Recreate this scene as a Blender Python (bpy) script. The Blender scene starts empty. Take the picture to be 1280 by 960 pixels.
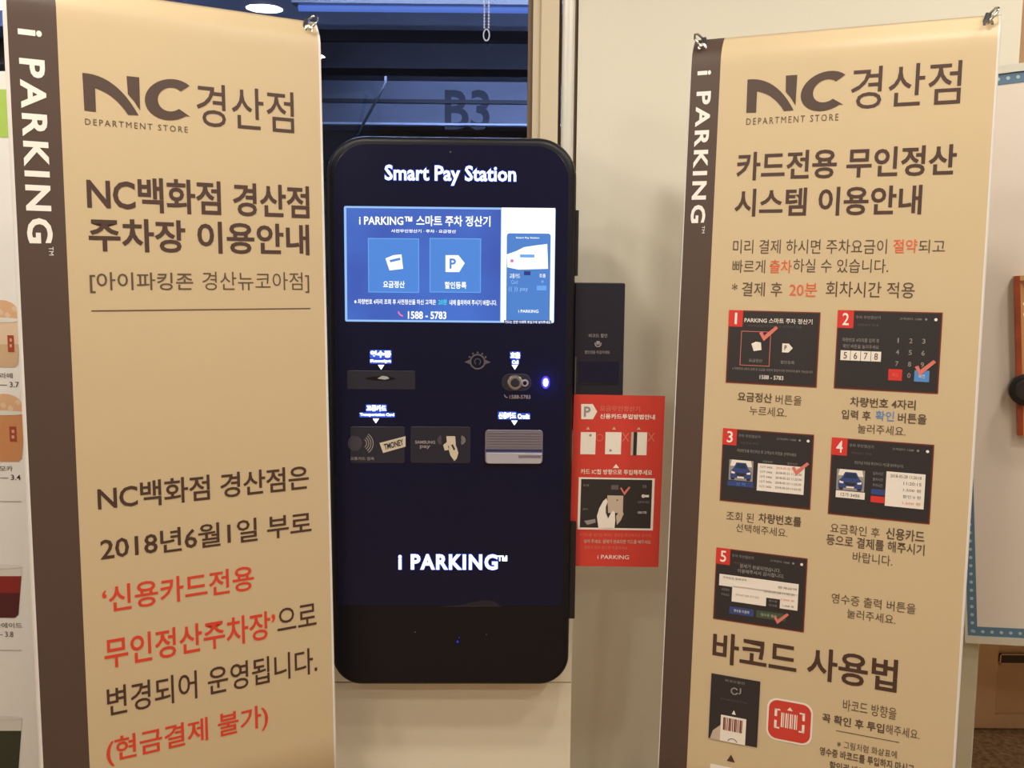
import bpy, math, random
from mathutils import Vector, Matrix
random.seed(4)
S = bpy.context.scene
C = S.collection

# ---------------------------------------------------------------- camera
FPX = 1240.0
PITCH = math.radians(6.73)
ROLL = 0.0095
EYE = Vector((0, 0, 1.38))
Fw = Vector((0, math.cos(PITCH), -math.sin(PITCH)))
r0 = Vector((1, 0, 0)); u0 = Vector((0, math.sin(PITCH), math.cos(PITCH)))
Rt = r0 * math.cos(ROLL) + u0 * math.sin(ROLL)
Up = u0 * math.cos(ROLL) - r0 * math.sin(ROLL)
cam_d = bpy.data.cameras.new('camera'); cam = bpy.data.objects.new('camera', cam_d); C.objects.link(cam)
cam_d.sensor_width = 36; cam_d.lens = 36 * FPX / 1280
cam_d.clip_start = 0.02; cam_d.clip_end = 100
m = Matrix.Identity(4)
for i in range(3):
    m[i][0] = Rt[i]; m[i][1] = Up[i]; m[i][2] = -Fw[i]; m[i][3] = EYE[i]
cam.matrix_world = m
S.camera = cam

# ---------------------------------------------------------------- world, exposure
W = bpy.data.worlds.new('world'); S.world = W; W.use_nodes = True
W.node_tree.nodes['Background'].inputs[0].default_value = (0.05, 0.08, 0.2, 1)
W.node_tree.nodes['Background'].inputs[1].default_value = 0.05
S.view_settings.view_transform = 'Standard'
S.view_settings.look = 'None'
S.view_settings.gamma = 1
S.view_settings.exposure = 0.0
LAMP = 150.0           # radiance of the round downlights
LAMP_COL = (1.0, 0.92, 0.81)
GARAGE = 95.0         # radiance of the garage tubes out of view, most added to light it
GARAGE_DIM = .8      # the old tube crossing the view
DOWNLIGHTS = [(x, y) for x in (-1.35, 1.35) for y in (0.95, -0.25, -1.46)] + [(0.45, 1.3), (-0.6, 1.3), (1.6, 1.7), (-1.75, 1.7), (2.6, -1.46), (-2.6, -1.46)]  # list ends with unseen downlights added to brighten the boards and walls

# ---------------------------------------------------------------- materials
def lin(c):
    return tuple(((x / 255) / 12.92 if x / 255 <= .04045 else ((x / 255 + .055) / 1.055) ** 2.4) for x in c)
MATS = {}
def mat(name, rgb, rough=.6, metal=0, emit=0, spec=.5, bump=0, bscale=200, vary=0, vscale=5, raw=False):
    if name in MATS: return MATS[name]
    M = bpy.data.materials.new(name); M.use_nodes = True
    nt = M.node_tree; b = nt.nodes['Principled BSDF']
    col = rgb if raw else lin(rgb)
    b.inputs['Base Color'].default_value = (*col, 1)
    b.inputs['Roughness'].default_value = rough
    b.inputs['Metallic'].default_value = metal
    b.inputs['Specular IOR Level'].default_value = spec
    if emit:
        b.inputs['Base Color'].default_value = (0, 0, 0, 1)
        b.inputs['Emission Color'].default_value = (*col, 1)
        b.inputs['Emission Strength'].default_value = emit
    if bump or vary:
        tc = nt.nodes.new('ShaderNodeTexCoord')
    if bump:
        n = nt.nodes.new('ShaderNodeTexNoise'); n.inputs['Scale'].default_value = bscale; n.inputs['Detail'].default_value = 3
        nt.links.new(tc.outputs['Object'], n.inputs['Vector'])
        bp = nt.nodes.new('ShaderNodeBump'); bp.inputs['Strength'].default_value = bump; bp.inputs['Distance'].default_value = .002
        nt.links.new(n.outputs['Fac'], bp.inputs['Height']); nt.links.new(bp.outputs['Normal'], b.inputs['Normal'])
    if vary:
        n2 = nt.nodes.new('ShaderNodeTexNoise'); n2.inputs['Scale'].default_value = vscale; n2.inputs['Detail'].default_value = 5
        nt.links.new(tc.outputs['Object'], n2.inputs['Vector'])
        r = nt.nodes.new('ShaderNodeValToRGB')
        r.color_ramp.elements[0].position = .3; r.color_ramp.elements[1].position = .7
        r.color_ramp.elements[0].color = (*[c * (1 - vary) for c in col], 1)
        r.color_ramp.elements[1].color = (*[min(1, c * (1 + vary)) for c in col], 1)
        nt.links.new(n2.outputs['Fac'], r.inputs['Fac']); nt.links.new(r.outputs['Color'], b.inputs['Base Color'])
    MATS[name] = M
    return M

mat('wall_cream', (226, 221, 203), .55, bump=.15, bscale=300, vary=.015, vscale=2)
mat('frame_cream', (214, 200, 172), .45)
mat('frame_brown', (120, 98, 76), .5)
mat('brushed_steel', (222, 220, 210), .4, metal=.25)
mat('ceiling_dark', (128, 128, 130), .8, vary=.2, vscale=3)
mat('wall_rear', (214, 206, 190), .8)
mat('carpet', (158, 130, 100), .95, bump=.9, bscale=400, vary=.45, vscale=60)
mat('wood_door', (202, 162, 122), .5, bump=.1, bscale=80, vary=.05, vscale=9)
mat('wood_stile', (212, 172, 132), .5, vary=.05, vscale=9)
mat('vent_dark', (60, 44, 32), .7)
mat('banner_beige', (205, 184, 147), .42, bump=.05, bscale=900, spec=.4)
mat('banner_brown', (84, 67, 58), .45, spec=.35)
mat('banner_white', (225, 220, 215), .5)
mat('ink_brown', (74, 50, 40), .5)
mat('ink_dark', (96, 78, 62), .5)
mat('ink_red', (216, 66, 42), .5)
mat('ink_orange', (222, 98, 62), .5)
mat('ink_blue', (95, 140, 190), .5)
mat('ink_white', (240, 236, 228), .5)
mat('pic_black', (46, 41, 42), .45)
mat('pic_grey', (150, 145, 140), .5)
mat('pic_dim', (98, 90, 88), .5)
mat('pic_white', (236, 228, 216), .5)
mat('pic_red', (212, 52, 44), .5)
mat('pic_pink', (215, 120, 105), .5)
mat('pic_blue', (52, 70, 128), .5)
mat('pic_bright_blue', (84, 140, 205), .5)
mat('pic_navy', (30, 48, 78), .5)
mat('pic_green', (62, 84, 60), .5)
mat('pic_skin', (196, 178, 158), .5)
mat('pic_border', (122, 40, 28), .5)
mat('card_red', (204, 62, 50), .45)
mat('chrome', (215, 212, 205), .2, metal=1)
mat('hook_black', (40, 36, 34), .4)
mat('pole_grey', (110, 110, 112), .4, metal=.8)
mat('kiosk_black', (16, 15, 22), .42, spec=.3)
mat('kiosk_glass', (10, 13, 44), .32, spec=.35)
mat('kiosk_side', (22, 20, 24), .5)
mat('reader_black', (30, 29, 42), .4)
mat('reader_navy', (20, 20, 48), .25)
mat('plate_dark', (34, 34, 48), .45)
mat('slot_black', (6, 6, 10), .3)
mat('icon_grey', (150, 142, 140), .5)
mat('icon_dim', (92, 86, 92), .5)
mat('icon_cream', (206, 194, 172), .5)
mat('card_steel', (150, 145, 160), .3, metal=.6)
mat('card_silver', (205, 208, 222), .25, metal=.5)
mat('card_navy', (48, 50, 92), .35)
mat('pedestal', (234, 226, 204), .45, bump=.05, bscale=200)
mat('lit_white', (235, 242, 255), emit=2.2)
mat('lit_halo', (50, 90, 235), emit=.9)  # blue halo around lit letters, painted as an emissive layer
mat('led_core', (215, 225, 255), emit=4)
mat('led_blue', (60, 50, 255), emit=2.2)
mat('led_dim', (40, 50, 220), emit=.8)
mat('scr_white', (250, 252, 255), emit=1.25)
mat('scr_edge', (150, 195, 250), emit=1.0)
mat('scr_button', (74, 134, 218), emit=1.0)
mat('scr_button_edge', (104, 168, 240), emit=1.0)
mat('scr_cyan', (70, 215, 235), emit=1.0)
mat('scr_pink', (235, 120, 190), emit=1.0)
mat('scr_mini', (72, 128, 205), emit=1.0)
mat('scr_navy', (30, 50, 120), emit=1.0)
mat('poster_white', (238, 236, 230), .45)
mat('poster_green', (172, 205, 92), .5)
mat('poster_line', (190, 186, 178), .5)
mat('cup_cream', (226, 200, 168), .5)
mat('cup_latte', (208, 176, 138), .5)
mat('cup_orange', (205, 142, 92), .5)
mat('cup_foam', (224, 178, 136), .5)
mat('cup_red', (140, 38, 34), .5)
mat('cup_plum', (84, 28, 34), .5)
mat('cup_green', (58, 62, 44), .5)
mat('cup_lid', (226, 222, 214), .5)
mat('cup_seal', (168, 66, 46), .5)
mat('board_frame', (214, 212, 198), .4, metal=.3)
mat('board_blue', (88, 118, 142), .5)
mat('board_dot', (170, 190, 198), .5)
mat('board_sheet', (222, 211, 198), .45)
mat('board_leg', (196, 188, 160), .5)
mat('wood_red', (152, 66, 36), .4, vary=.2, vscale=30)
mat('wood_gold', (200, 150, 96), .45)
mat('knob_black', (22, 20, 20), .35)
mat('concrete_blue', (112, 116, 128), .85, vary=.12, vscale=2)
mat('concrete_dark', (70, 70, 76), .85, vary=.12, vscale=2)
mat('pipe_dark', (40, 40, 46), .6)
mat('sign_navy', (38, 40, 52), .7)
mat('bead_white', (205, 215, 235), .3)
mat('lamp_disc', (255, 255, 255), emit=1)
b_ = MATS['lamp_disc'].node_tree.nodes['Principled BSDF']
b_.inputs['Emission Color'].default_value = (*LAMP_COL, 1); b_.inputs['Emission Strength'].default_value = LAMP
mat('lamp_ring', (200, 200, 198), .4)
mat('tube_lit', (205, 220, 255), emit=GARAGE)
mat('added_tube_mid', (205, 220, 255), emit=GARAGE * .25)
mat('tube_dim', (130, 165, 255), emit=GARAGE_DIM)
# blue-screen gradient (what the display shows)
def screen_mat():
    M = bpy.data.materials.new('scr_blue'); M.use_nodes = True; nt = M.node_tree
    b = nt.nodes['Principled BSDF']; b.inputs['Base Color'].default_value = (0, 0, 0, 1)
    tc = nt.nodes.new('ShaderNodeTexCoord'); g = nt.nodes.new('ShaderNodeTexNoise'); g.inputs['Scale'].default_value = 4
    nt.links.new(tc.outputs['Object'], g.inputs['Vector'])
    r = nt.nodes.new('ShaderNodeValToRGB')
    r.color_ramp.elements[0].color = (*lin((52, 78, 172)), 1); r.color_ramp.elements[1].color = (*lin((66, 112, 205)), 1)
    r.color_ramp.elements[0].position = .35; r.color_ramp.elements[1].position = .65
    nt.links.new(g.outputs['Fac'], r.inputs['Fac']); nt.links.new(r.outputs['Color'], b.inputs['Emission Color'])
    b.inputs['Emission Strength'].default_value = 1.0
    MATS['scr_blue'] = M
screen_mat()
def glass_mat():
    M = bpy.data.materials.new('window_glass'); M.use_nodes = True; nt = M.node_tree
    nt.nodes.remove(nt.nodes['Principled BSDF'])
    t = nt.nodes.new('ShaderNodeBsdfTransparent'); t.inputs[0].default_value = (.72, .78, .9, 1)
    g = nt.nodes.new('ShaderNodeBsdfGlossy'); g.inputs['Roughness'].default_value = .0
    f = nt.nodes.new('ShaderNodeFresnel'); f.inputs[0].default_value = 1.45
    x = nt.nodes.new('ShaderNodeMixShader')
    nt.links.new(f.outputs[0], x.inputs[0]); nt.links.new(t.outputs[0], x.inputs[1]); nt.links.new(g.outputs[0], x.inputs[2])
    nt.links.new(x.outputs[0], nt.nodes['Material Output'].inputs[0])
    MATS['window_glass'] = M
glass_mat()

# ---------------------------------------------------------------- geometry helpers
def cam2world(c):           # camera frame: x right, y down, z forward
    return Rt * c[0] - Up * c[1] + Fw * c[2]
def ray(px, py):
    return cam2world(((px - 640) / FPX, (py - 480) / FPX, 1.0))
class Plane:
    """A flat surface: origin o, u to the right, v downwards, n out of its face."""
    def __init__(s, o, u, v):
        s.o = Vector(o); s.u = Vector(u).normalized(); v = Vector(v)
        s.n = -(s.u.cross(v)).normalized(); s.v = s.u.cross(s.n) * 1.0
        if s.v.dot(v) < 0: s.v = -s.v
    def at(s, u, v, h=0): return s.o + s.u * u + s.v * v + s.n * h
    def uv(s, px, py):
        r = ray(px, py); t = (s.o - EYE).dot(s.n) / r.dot(s.n); q = EYE + r * t - s.o
        return q.dot(s.u), q.dot(s.v)
    def moved(s, h): return Plane(s.o + s.n * h, s.u, s.v)

TEXTS = {}
def text_mesh(txt, bold=0.0, space=1.0):
    k = (txt, bold, space)
    if k in TEXTS: return TEXTS[k]
    cu = bpy.data.curves.new('t', 'FONT'); cu.body = txt; cu.resolution_u = 3 if len(txt) < 12 else 2; cu.offset = bold; cu.space_character = space
    cu.fill_mode = 'FRONT'; cu.size = 1
    ob = bpy.data.objects.new('t', cu)
    me = bpy.data.meshes.new_from_object(ob)
    vs = [(v.co.x, v.co.y) for v in me.vertices]; fs = [tuple(p.vertices) for p in me.polygons]
    bpy.data.objects.remove(ob); bpy.data.curves.remove(cu); bpy.data.meshes.remove(me)
    x0 = min(v[0] for v in vs); x1 = max(v[0] for v in vs); y0 = min(v[1] for v in vs); y1 = max(v[1] for v in vs)
    TEXTS[k] = ([((x - x0) / (x1 - x0), (y - y0) / (y1 - y0)) for x, y in vs], fs)
    return TEXTS[k]

class MB:
    def __init__(s): s.V = []; s.F = []; s.M = []; s.mats = []
    def mi(s, m):
        if m not in s.mats: s.mats.append(m)
        return s.mats.index(m)
    def add(s, vs, fs, m):
        n = len(s.V); s.V += [Vector(v) for v in vs]; k = s.mi(m)
        for f in fs: s.F.append([n + i for i in f]); s.M.append(k)
        return s
    def poly(s, P, pts, h, m):          # flat polygon given in plane coordinates
        return s.add([P.at(u, v, h) for u, v in pts], [list(range(len(pts)))], m)
    def rect(s, P, a, b, c, d, h, m):
        return s.poly(P, [(a, b), (c, b), (c, d), (a, d)], h, m)
    def frame(s, P, a, b, c, d, w, h, m):
        s.rect(P, a, b, c, b + w, h, m); s.rect(P, a, d - w, c, d, h, m)
        s.rect(P, a, b, a + w, d, h, m); return s.rect(P, c - w, b, c, d, h, m)
    def box(s, P, a, b, c, d, h0, h1, m):
        vs = [P.at(u, v, h) for h in (h0, h1) for u, v in ((a, b), (c, b), (c, d), (a, d))]
        return s.add(vs, [(0, 1, 2, 3), (7, 6, 5, 4), (0, 4, 5, 1), (1, 5, 6, 2), (2, 6, 7, 3), (3, 7, 4, 0)], m)
    def text(s, P, txt, a, b, c, d, h, m, bold=0.0, space=1.0, rot=False):
        vs, fs = text_mesh(txt, bold, space)
        if rot: pts = [P.at(a + y * (c - a), b + x * (d - b), h) for x, y in vs]      # reads downwards
        else: pts = [P.at(a + x * (c - a), d - y * (d - b), h) for x, y in vs]
        return s.add(pts, fs, m)
    def disc(s, P, u, v, r, h, m, ry=None, n=24):
        ry = ry or r
        return s.poly(P, [(u + r * math.cos(2 * math.pi * i / n), v + ry * math.sin(2 * math.pi * i / n)) for i in range(n)], h, m)
    def ring(s, P, u, v, r0_, r1_, h, m, a0=0, a1=360, n=24, ry=1.0):
        vs = []; 
        for i in range(n + 1):
            a = math.radians(a0 + (a1 - a0) * i / n)
            vs += [P.at(u + r0_ * math.cos(a), v + ry * r0_ * math.sin(a), h), P.at(u + r1_ * math.cos(a), v + ry * r1_ * math.sin(a), h)]
        return s.add(vs, [(2 * i, 2 * i + 1, 2 * i + 3, 2 * i + 2) for i in range(n)], m)
    def cyl(s, P, u, v, r, h0, h1, m, n=24, bev=0):
        rows = [(r, h0), (r, h1 - bev), (r - bev, h1)] if bev else [(r, h0), (r, h1)]
        vs = []
        for rr, h in rows:
            vs += [P.at(u + rr * math.cos(2 * math.pi * i / n), v + rr * math.sin(2 * math.pi * i / n), h) for i in range(n)]
        fs = [(k * n + i, k * n + (i + 1) % n, (k + 1) * n + (i + 1) % n, (k + 1) * n + i) for k in range(len(rows) - 1) for i in range(n)]
        fs += [tuple(range(n))[::-1], tuple(range((len(rows) - 1) * n, len(rows) * n))]
        return s.add(vs, fs, m)
    def prism(s, P, pts, rows, m):      # rows: (inset, h); pts outline with outward normals
        n = len(pts); vs = []
        for ins, h in rows:
            for (u, v, nu, nv) in pts: vs.append(P.at(u - nu * ins, v - nv * ins, h))
        fs = [(k * n + i, k * n + (i + 1) % n, (k + 1) * n + (i + 1) % n, (k + 1) * n + i) for k in range(len(rows) - 1) for i in range(n)]
        fs += [tuple(range(n))[::-1], tuple(range((len(rows) - 1) * n, len(rows) * n))]
        return s.add(vs, fs, m)
    def tube(s, pts, r, m, n=8):
        pts = [Vector(p) for p in pts]; vs = []
        for i, p in enumerate(pts):
            t = (pts[min(i + 1, len(pts) - 1)] - pts[max(i - 1, 0)]).normalized()
            a = t.orthogonal().normalized() if i == 0 else (a - t * a.dot(t)).normalized()
            b = t.cross(a)
            vs += [p + (a * math.cos(2 * math.pi * k / n) + b * math.sin(2 * math.pi * k / n)) * r for k in range(n)]
        fs = [(i * n + k, i * n + (k + 1) % n, (i + 1) * n + (k + 1) % n, (i + 1) * n + k) for i in range(len(pts) - 1) for k in range(n)]
        fs += [tuple(range(n))[::-1], tuple(range((len(pts) - 1) * n, len(pts) * n))]
        return s.add(vs, fs, m)
    def build(s, name, parent=None, label=None, smooth=False):
        me = bpy.data.meshes.new(name)
        org = parent_origin(parent) if parent else Vector((0, 0, 0))
        if not parent:
            lo = Vector([min(v[i] for v in s.V) for i in range(3)]); hi = Vector([max(v[i] for v in s.V) for i in range(3)])
            org = Vector(((lo.x + hi.x) / 2, (lo.y + hi.y) / 2, lo.z))
        me.from_pydata([v - org for v in s.V], [], s.F)
        for mm in s.mats: me.materials.append(MATS[mm])
        for p, k in zip(me.polygons, s.M): p.material_index = k; p.use_smooth = smooth
        me.validate(); me.update()
        o = bpy.data.objects.new(name, me); C.objects.link(o)
        if parent: o.parent = parent
        else: o.location = org
        if label: o['label'] = label
        return o
def parent_origin(o):
    v = Vector((0, 0, 0))
    while o: v += o.location; o = o.parent
    return v
def tag(o, label, cat, group=None):
    o['label'] = label; o['category'] = cat
    if group: o['group'] = group
    return o
def thing(name, loc, label, cat, group=None):
    o = bpy.data.objects.new(name, None); C.objects.link(o); o.location = loc; o.empty_display_size = .1
    return tag(o, label, cat, group)
def struct(o): o['kind'] = 'structure'; return o
def rrect(a, b, c, d, rt, rb, n=10):
    pts = []
    for cu, cv, r, s0 in ((a + rt, b + rt, rt, 180), (c - rt, b + rt, rt, 270), (c - rb, d - rb, rb, 0), (a + rb, d - rb, rb, 90)):
        for i in range(n + 1):
            t = math.radians(s0 + 90 * i / n); pts.append((cu + r * math.cos(t), cv + r * math.sin(t), math.cos(t), math.sin(t)))
    return pts
def xy(pts): return [(p[0], p[1]) for p in pts]

# ---------------------------------------------------------------- the room
WY = 2.56
WALL = Plane((0, WY, 0), (1, 0, 0), (0, 0, -1))       # v = -z
FLOOR = Plane((0, 0, 0), (1, 0, 0), (0, -1, 0))       # v = -y, faces up
H = 2.75
WDOOR = WALL.moved(-.3)
XW = WALL.uv(662, 100)[0]; XC = WALL.uv(722, 100)[0]; XE = WALL.uv(1276, 40)[0]; XD = XE - .1
XD2 = XD + .95
struct(MB().box(FLOOR, -3.2, -WY - .32, 3.2, 4.3, -.05, 0, 'carpet').build('floor'))
struct(MB().box(FLOOR, -3.2, -WY - .32, 3.2, 4.3, H, H + .05, 'ceiling_dark').build('ceiling'))
struct(MB().box(WALL, XC, -H, XE, 0, -.46, 0, 'wall_cream').build('wall_back'))
struct(MB().box(WDOOR, XE, -H, XD2, -2.35, -.16, 0, 'wall_cream').box(WDOOR, XD2, -H, 3.2, 0, -.16, 0, 'wall_cream').build('wall_recess'))
struct(MB().box(WALL, -3.3, -H, -3.2, 0, -.3, 6.9, 'wall_rear').build('wall_left'))
struct(MB().box(WALL, 3.2, -H, 3.3, 0, -.46, 6.9, 'wall_rear').build('wall_right'))
struct(MB().box(WALL, -3.3, -H, 3.3, 0, 6.86, 6.9, 'wall_rear').build('wall_front'))
# door in the recess at the right end of the back wall
d = struct(MB().box(WDOOR, XE + .001, -2.348, XD2 - .002, -.006, -.06, -.015, 'wood_door').build('door_1'))
XS = WDOOR.uv(1246, 860)[0]
for a, b, c, e in ((XE + .001, -2.348, WDOOR.uv(1246, 860)[0], -.006), (XD2 - .075, -2.348, XD2 - .002, -.006), (XS, -2.348, XD2 - .075, -2.25),
                   (XS, -.05, XD2 - .075, -.006)):
    MB().box(WDOOR, a, b, c, e, -.015, -.004, 'wood_stile').build('door_stile', d)
u, v = WDOOR.uv(1252, 819); v2 = WDOOR.uv(1252, 829)[1]
MB().box(WDOOR, u, v, u + .5, v2, -.0149, -.002, 'vent_dark').build('vent_slot', d)
MB().frame(WDOOR, u - .004, v - .004, u + .504, v2 + .004, .004, -.001, 'wood_stile').build('vent_rim', d)
MB().cyl(WDOOR, XD2 - .1, -1.0, .025, -.004, .05, 'chrome').build('door_handle', d)
# window: frame, glass
win = struct(MB().box(WALL, XW - .004, -H, XW + .012, 0, -.12, -.03, 'frame_brown').build('window_1'))
GLZ = WALL.moved(-.08)
struct(MB().box(GLZ, -3.2, -2.6, XW, -.02, -.003, .003, 'window_glass').build('window_2'))
MB().box(WALL, -3.2, -H, XW, -2.6, -.12, -.02, 'frame_cream').build('head_rail', win)
MB().box(WALL, -3.2, -.02, XW, 0, -.12, 0, 'frame_cream').build('bottom_rail', win)
U = lambda px: WALL.uv(px, 90)[0]
struct(MB().box(WALL, U(666), -H, U(676), 0, -.12, -.012, 'frame_cream').build('trim_1'))
struct(MB().box(WALL, U(676), -H, U(698), 0, -.12, .004, 'frame_cream').build('trim_2'))
struct(MB().box(WALL, U(698), -H, U(702), 0, -.12, -.02, 'frame_brown').build('trim_3'))  # recessed joint, its shadow line put into the brown colour
pc = MB()                                                # rounded steel cover strip beside the wall
ra, rb_ = U(702), U(718); n = 10
vs = []
for i in range(n + 1):
    t = math.pi * i / n
    for z in (0, H): vs.append(WALL.at((ra + rb_) / 2 - math.cos(t) * (rb_ - ra) / 2, -z, .002 + math.sin(t) * .012))
pc.add(vs, [(2 * i, 2 * i + 1, 2 * i + 3, 2 * i + 2) for i in range(n)], 'brushed_steel')
struct(pc.build('trim_4', smooth=True))
struct(MB().box(WALL, U(718), -H, XC, 0, -.12, -.012, 'frame_brown').build('trim_5'))

# the parking level beyond the glass
g0 = Plane((0, 2.95, 0), (1, 0, 0), (0, -1, 0))
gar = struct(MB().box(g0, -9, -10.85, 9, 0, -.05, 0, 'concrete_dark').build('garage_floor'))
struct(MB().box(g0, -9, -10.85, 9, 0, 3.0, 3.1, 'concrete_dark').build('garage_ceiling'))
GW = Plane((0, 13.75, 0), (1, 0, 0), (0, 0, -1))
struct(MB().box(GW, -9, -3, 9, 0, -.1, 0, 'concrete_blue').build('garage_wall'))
def gz(py, dist):            # height of an image row at a distance
    r = ray(560, py); return EYE.z + r.z / r.y * dist
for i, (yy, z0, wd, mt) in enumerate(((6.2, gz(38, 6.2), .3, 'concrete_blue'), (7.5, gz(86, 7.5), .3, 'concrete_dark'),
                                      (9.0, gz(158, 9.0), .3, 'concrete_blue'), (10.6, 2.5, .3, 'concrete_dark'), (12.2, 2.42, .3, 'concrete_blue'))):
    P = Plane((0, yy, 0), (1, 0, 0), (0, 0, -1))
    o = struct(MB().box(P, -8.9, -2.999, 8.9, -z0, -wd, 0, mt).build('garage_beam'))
    if abs(yy - 9.0) < .01:
        zz = gz(128, 9.0); MB().box(P, -8.8, -zz - .02, 8.8, -zz + .012, .001, .03, 'pipe_dark').build('conduit', o)
        zz = gz(156, 9.0); MB().box(P, -8.8, -zz - .012, 8.8, -zz + .005, .001, .02, 'bead_white').build('conduit', o)
        a, b = P.uv(556, 114); c, e = P.uv(612, 158)
        MB().text(P, 'B3', a, -2.93, c, -2.58, .004, 'sign_navy', bold=.02).build('level_sign', o, 'dark painted B3 level marking')
PP = Plane((0, 8.3, 0), (1, 0, 0), (0, 0, -1))
a = PP.uv(448, 165); b = PP.uv(482, 104)
tag(MB().tube([PP.at(a[0] - .25, a[1] + .45), PP.at(*b)], .012, 'pipe_dark').tube([PP.at(*b), PP.at(b[0], -2.99)], .012, 'pipe_dark')
    .build('drain_pipe'), 'thin dark slanting pipe under the garage ceiling seen through the window', 'pipe')
def garage_tube(x0, x1, y, z, lab, m_='tube_lit'):
    t = thing('tube_light', ((x0 + x1) / 2, y, z), lab, 'light')
    P = Plane((0, y, 0), (1, 0, 0), (0, 0, -1))
    MB().box(P, x0, -z - .05, x1, -z, -.04, .04, 'lamp_ring').build('housing', t)
    MB().tube([(x0 + .03, y, z - .02), (x1 - .03, y, z - .02)], .016, m_, 12).build('tube', t)
    for xx in (x0 + .2, x1 - .2): MB().tube([(xx, y, z + .05), (xx, y, 3.0)], .006, 'lamp_ring', 6).build('hanger', t)
garage_tube(-1.2, 1.2, 5.55, gz(12, 5.55) + .02, 'long garage tube light crossing the top of the window', 'tube_dim')
garage_tube(-4.6, -2.2, 5.55, 2.77, 'garage tube light left of the one crossing the window top')
garage_tube(-1.2, 1.2, 5.0, 2.93, 'added garage tube light between the glass and the first beam', 'added_tube_mid')  # tubes from here on are added out of view to brighten the beams
garage_tube(-1.2, 1.2, 6.95, 2.96, 'added garage tube light between the first and second beams', 'added_tube_mid')
garage_tube(-1.2, 1.2, 8.2, 2.93, 'added garage tube light behind the middle ceiling beam')
garage_tube(-1.2, 1.2, 4.0, 2.85, 'added garage tube light nearest to the glass')

# bead chain of the roller blind
CH = WALL.moved(-.03)
c0 = CH.uv(608, 50); mb = MB()
z = -c0[1]; k = 0
def bead(mb, p, r, m):
    P = Plane(p, (1, 0, 0), (0, 0, -1)); n = 8; vs = []
    for i in range(1, 4):
        a = math.pi * i / 4
        vs += [p + Vector((math.cos(2 * math.pi * j / n) * math.sin(a), math.sin(2 * math.pi * j / n) * math.sin(a), math.cos(a))) * r for j in range(n)]
    vs += [p + Vector((0, 0, r)), p - Vector((0, 0, r))]
    fs = [(i * n + j, i * n + (j + 1) % n, (i + 1) * n + (j + 1) % n, (i + 1) * n + j) for i in range(2) for j in range(n)]
    fs += [(3 * n, (j + 1) % n, j) for j in range(n)] + [(3 * n + 1, 2 * n + j, 2 * n + (j + 1) % n) for j in range(n)]
    mb.add(vs, fs, m)
cord = MB()
for sx in (-1, 1):
    k = 0
    while z + .03 + k * .0075 < 2.6:
        bead(mb, CH.at(c0[0] + sx * .0055, -(z + .03 + k * .0075), 0), .0026, 'bead_white'); k += 1
    cord.tube([CH.at(c0[0] + sx * .0055, -z - .03), CH.at(c0[0] + sx * .0055, -2.6)], .0011, 'bead_white', 6)
t = thing('blind_chain', CH.at(c0[0], c0[1], 0), 'pale bead chain hanging in front of the dark window above the kiosk', 'chain')
o = mb.build('bead', t, smooth=True); o['kind'] = 'stuff'
cord.build('cord', t)
lp = [CH.at(c0[0] + .0075 * math.cos(a), c0[1] - .012 + .014 * math.sin(a)) for a in [2 * math.pi * i / 20 for i in range(21)]]
MB().tube(lp, .0018, 'bead_white').build('loop', t, smooth=True)

# ceiling downlights
LIT = {(-1.35, -0.25): 'round ceiling downlight mirrored in the window glass above the left banner top',
       (-1.35, -1.46): 'round ceiling downlight mirrored in the window glass just beside the left banner edge'}
for x, y in DOWNLIGHTS:
    side = 'left' if x < 0 else 'right'
    t = thing('ceiling_downlight', (x, y, H), LIT.get((x, y), 'unseen round white recessed ceiling downlight, lit, on the ceiling above the picture'), 'light', 'ceiling downlights')
    P = Plane((x, y, H), (1, 0, 0), (0, 1, 0))
    MB().disc(P, 0, 0, .098, .003, 'lamp_disc', n=32).build('diffuser', t)
    MB().ring(P, 0, 0, .098, .122, .006, 'lamp_ring', n=32).build('rim', t)

# ---------------------------------------------------------------- banners
def cam_plane(uv_, vv_, anchor, depth, sgn):
    u = Vector((uv_[0] - 640, uv_[1] - 480, FPX)).normalized() * sgn
    v = Vector((vv_[0] - 640, vv_[1] - 480, FPX)).normalized()
    n = u.cross(v).normalized(); v = n.cross(u)
    return Plane(EYE + ray(*anchor) * depth, cam2world(u), cam2world(v))
BL = cam_plane((2680, 360), (670, 15060), (6, -34), 1.81, 1)
BR = cam_plane((-2150, 310), (-277, 24930), (866, 46), 2.15, -1)

def words(P, txt, a, b, c, d, h, m, bold, space, name, thing_, label=None, rot=False):
    vs, fs = text_mesh(txt, bold, space)
    L, Hh = ((d - b), (c - a)) if rot else ((c - a), (d - b))
    iv = sorted((min(vs[i][0] for i in f), max(vs[i][0] for i in f)) for f in fs)
    cuts = []; hi = iv[0][1]
    for x0, x1 in iv:
        if (x0 - hi) * L > .2 * Hh: cuts.append((x0 + hi) / 2)
        hi = max(hi, x1)
    for k in range(len(cuts) + 1):
        lo = cuts[k - 1] if k else -1; up = cuts[k] if k < len(cuts) else 2
        part = [f for f in fs if lo < vs[f[0]][0] <= up]
        idx = {}; nv = []
        for f in part:
            for i in f:
                if i not in idx: idx[i] = len(nv); nv.append(vs[i])
        if rot: pts = [P.at(a + y * (c - a), b + x * (d - b), h) for x, y in nv]
        else: pts = [P.at(a + x * (c - a), d - y * (d - b), h) for x, y in nv]
        o = MB().add(pts, [[idx[i] for i in f] for f in part], m).build(name, thing_, label)
    return o
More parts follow.
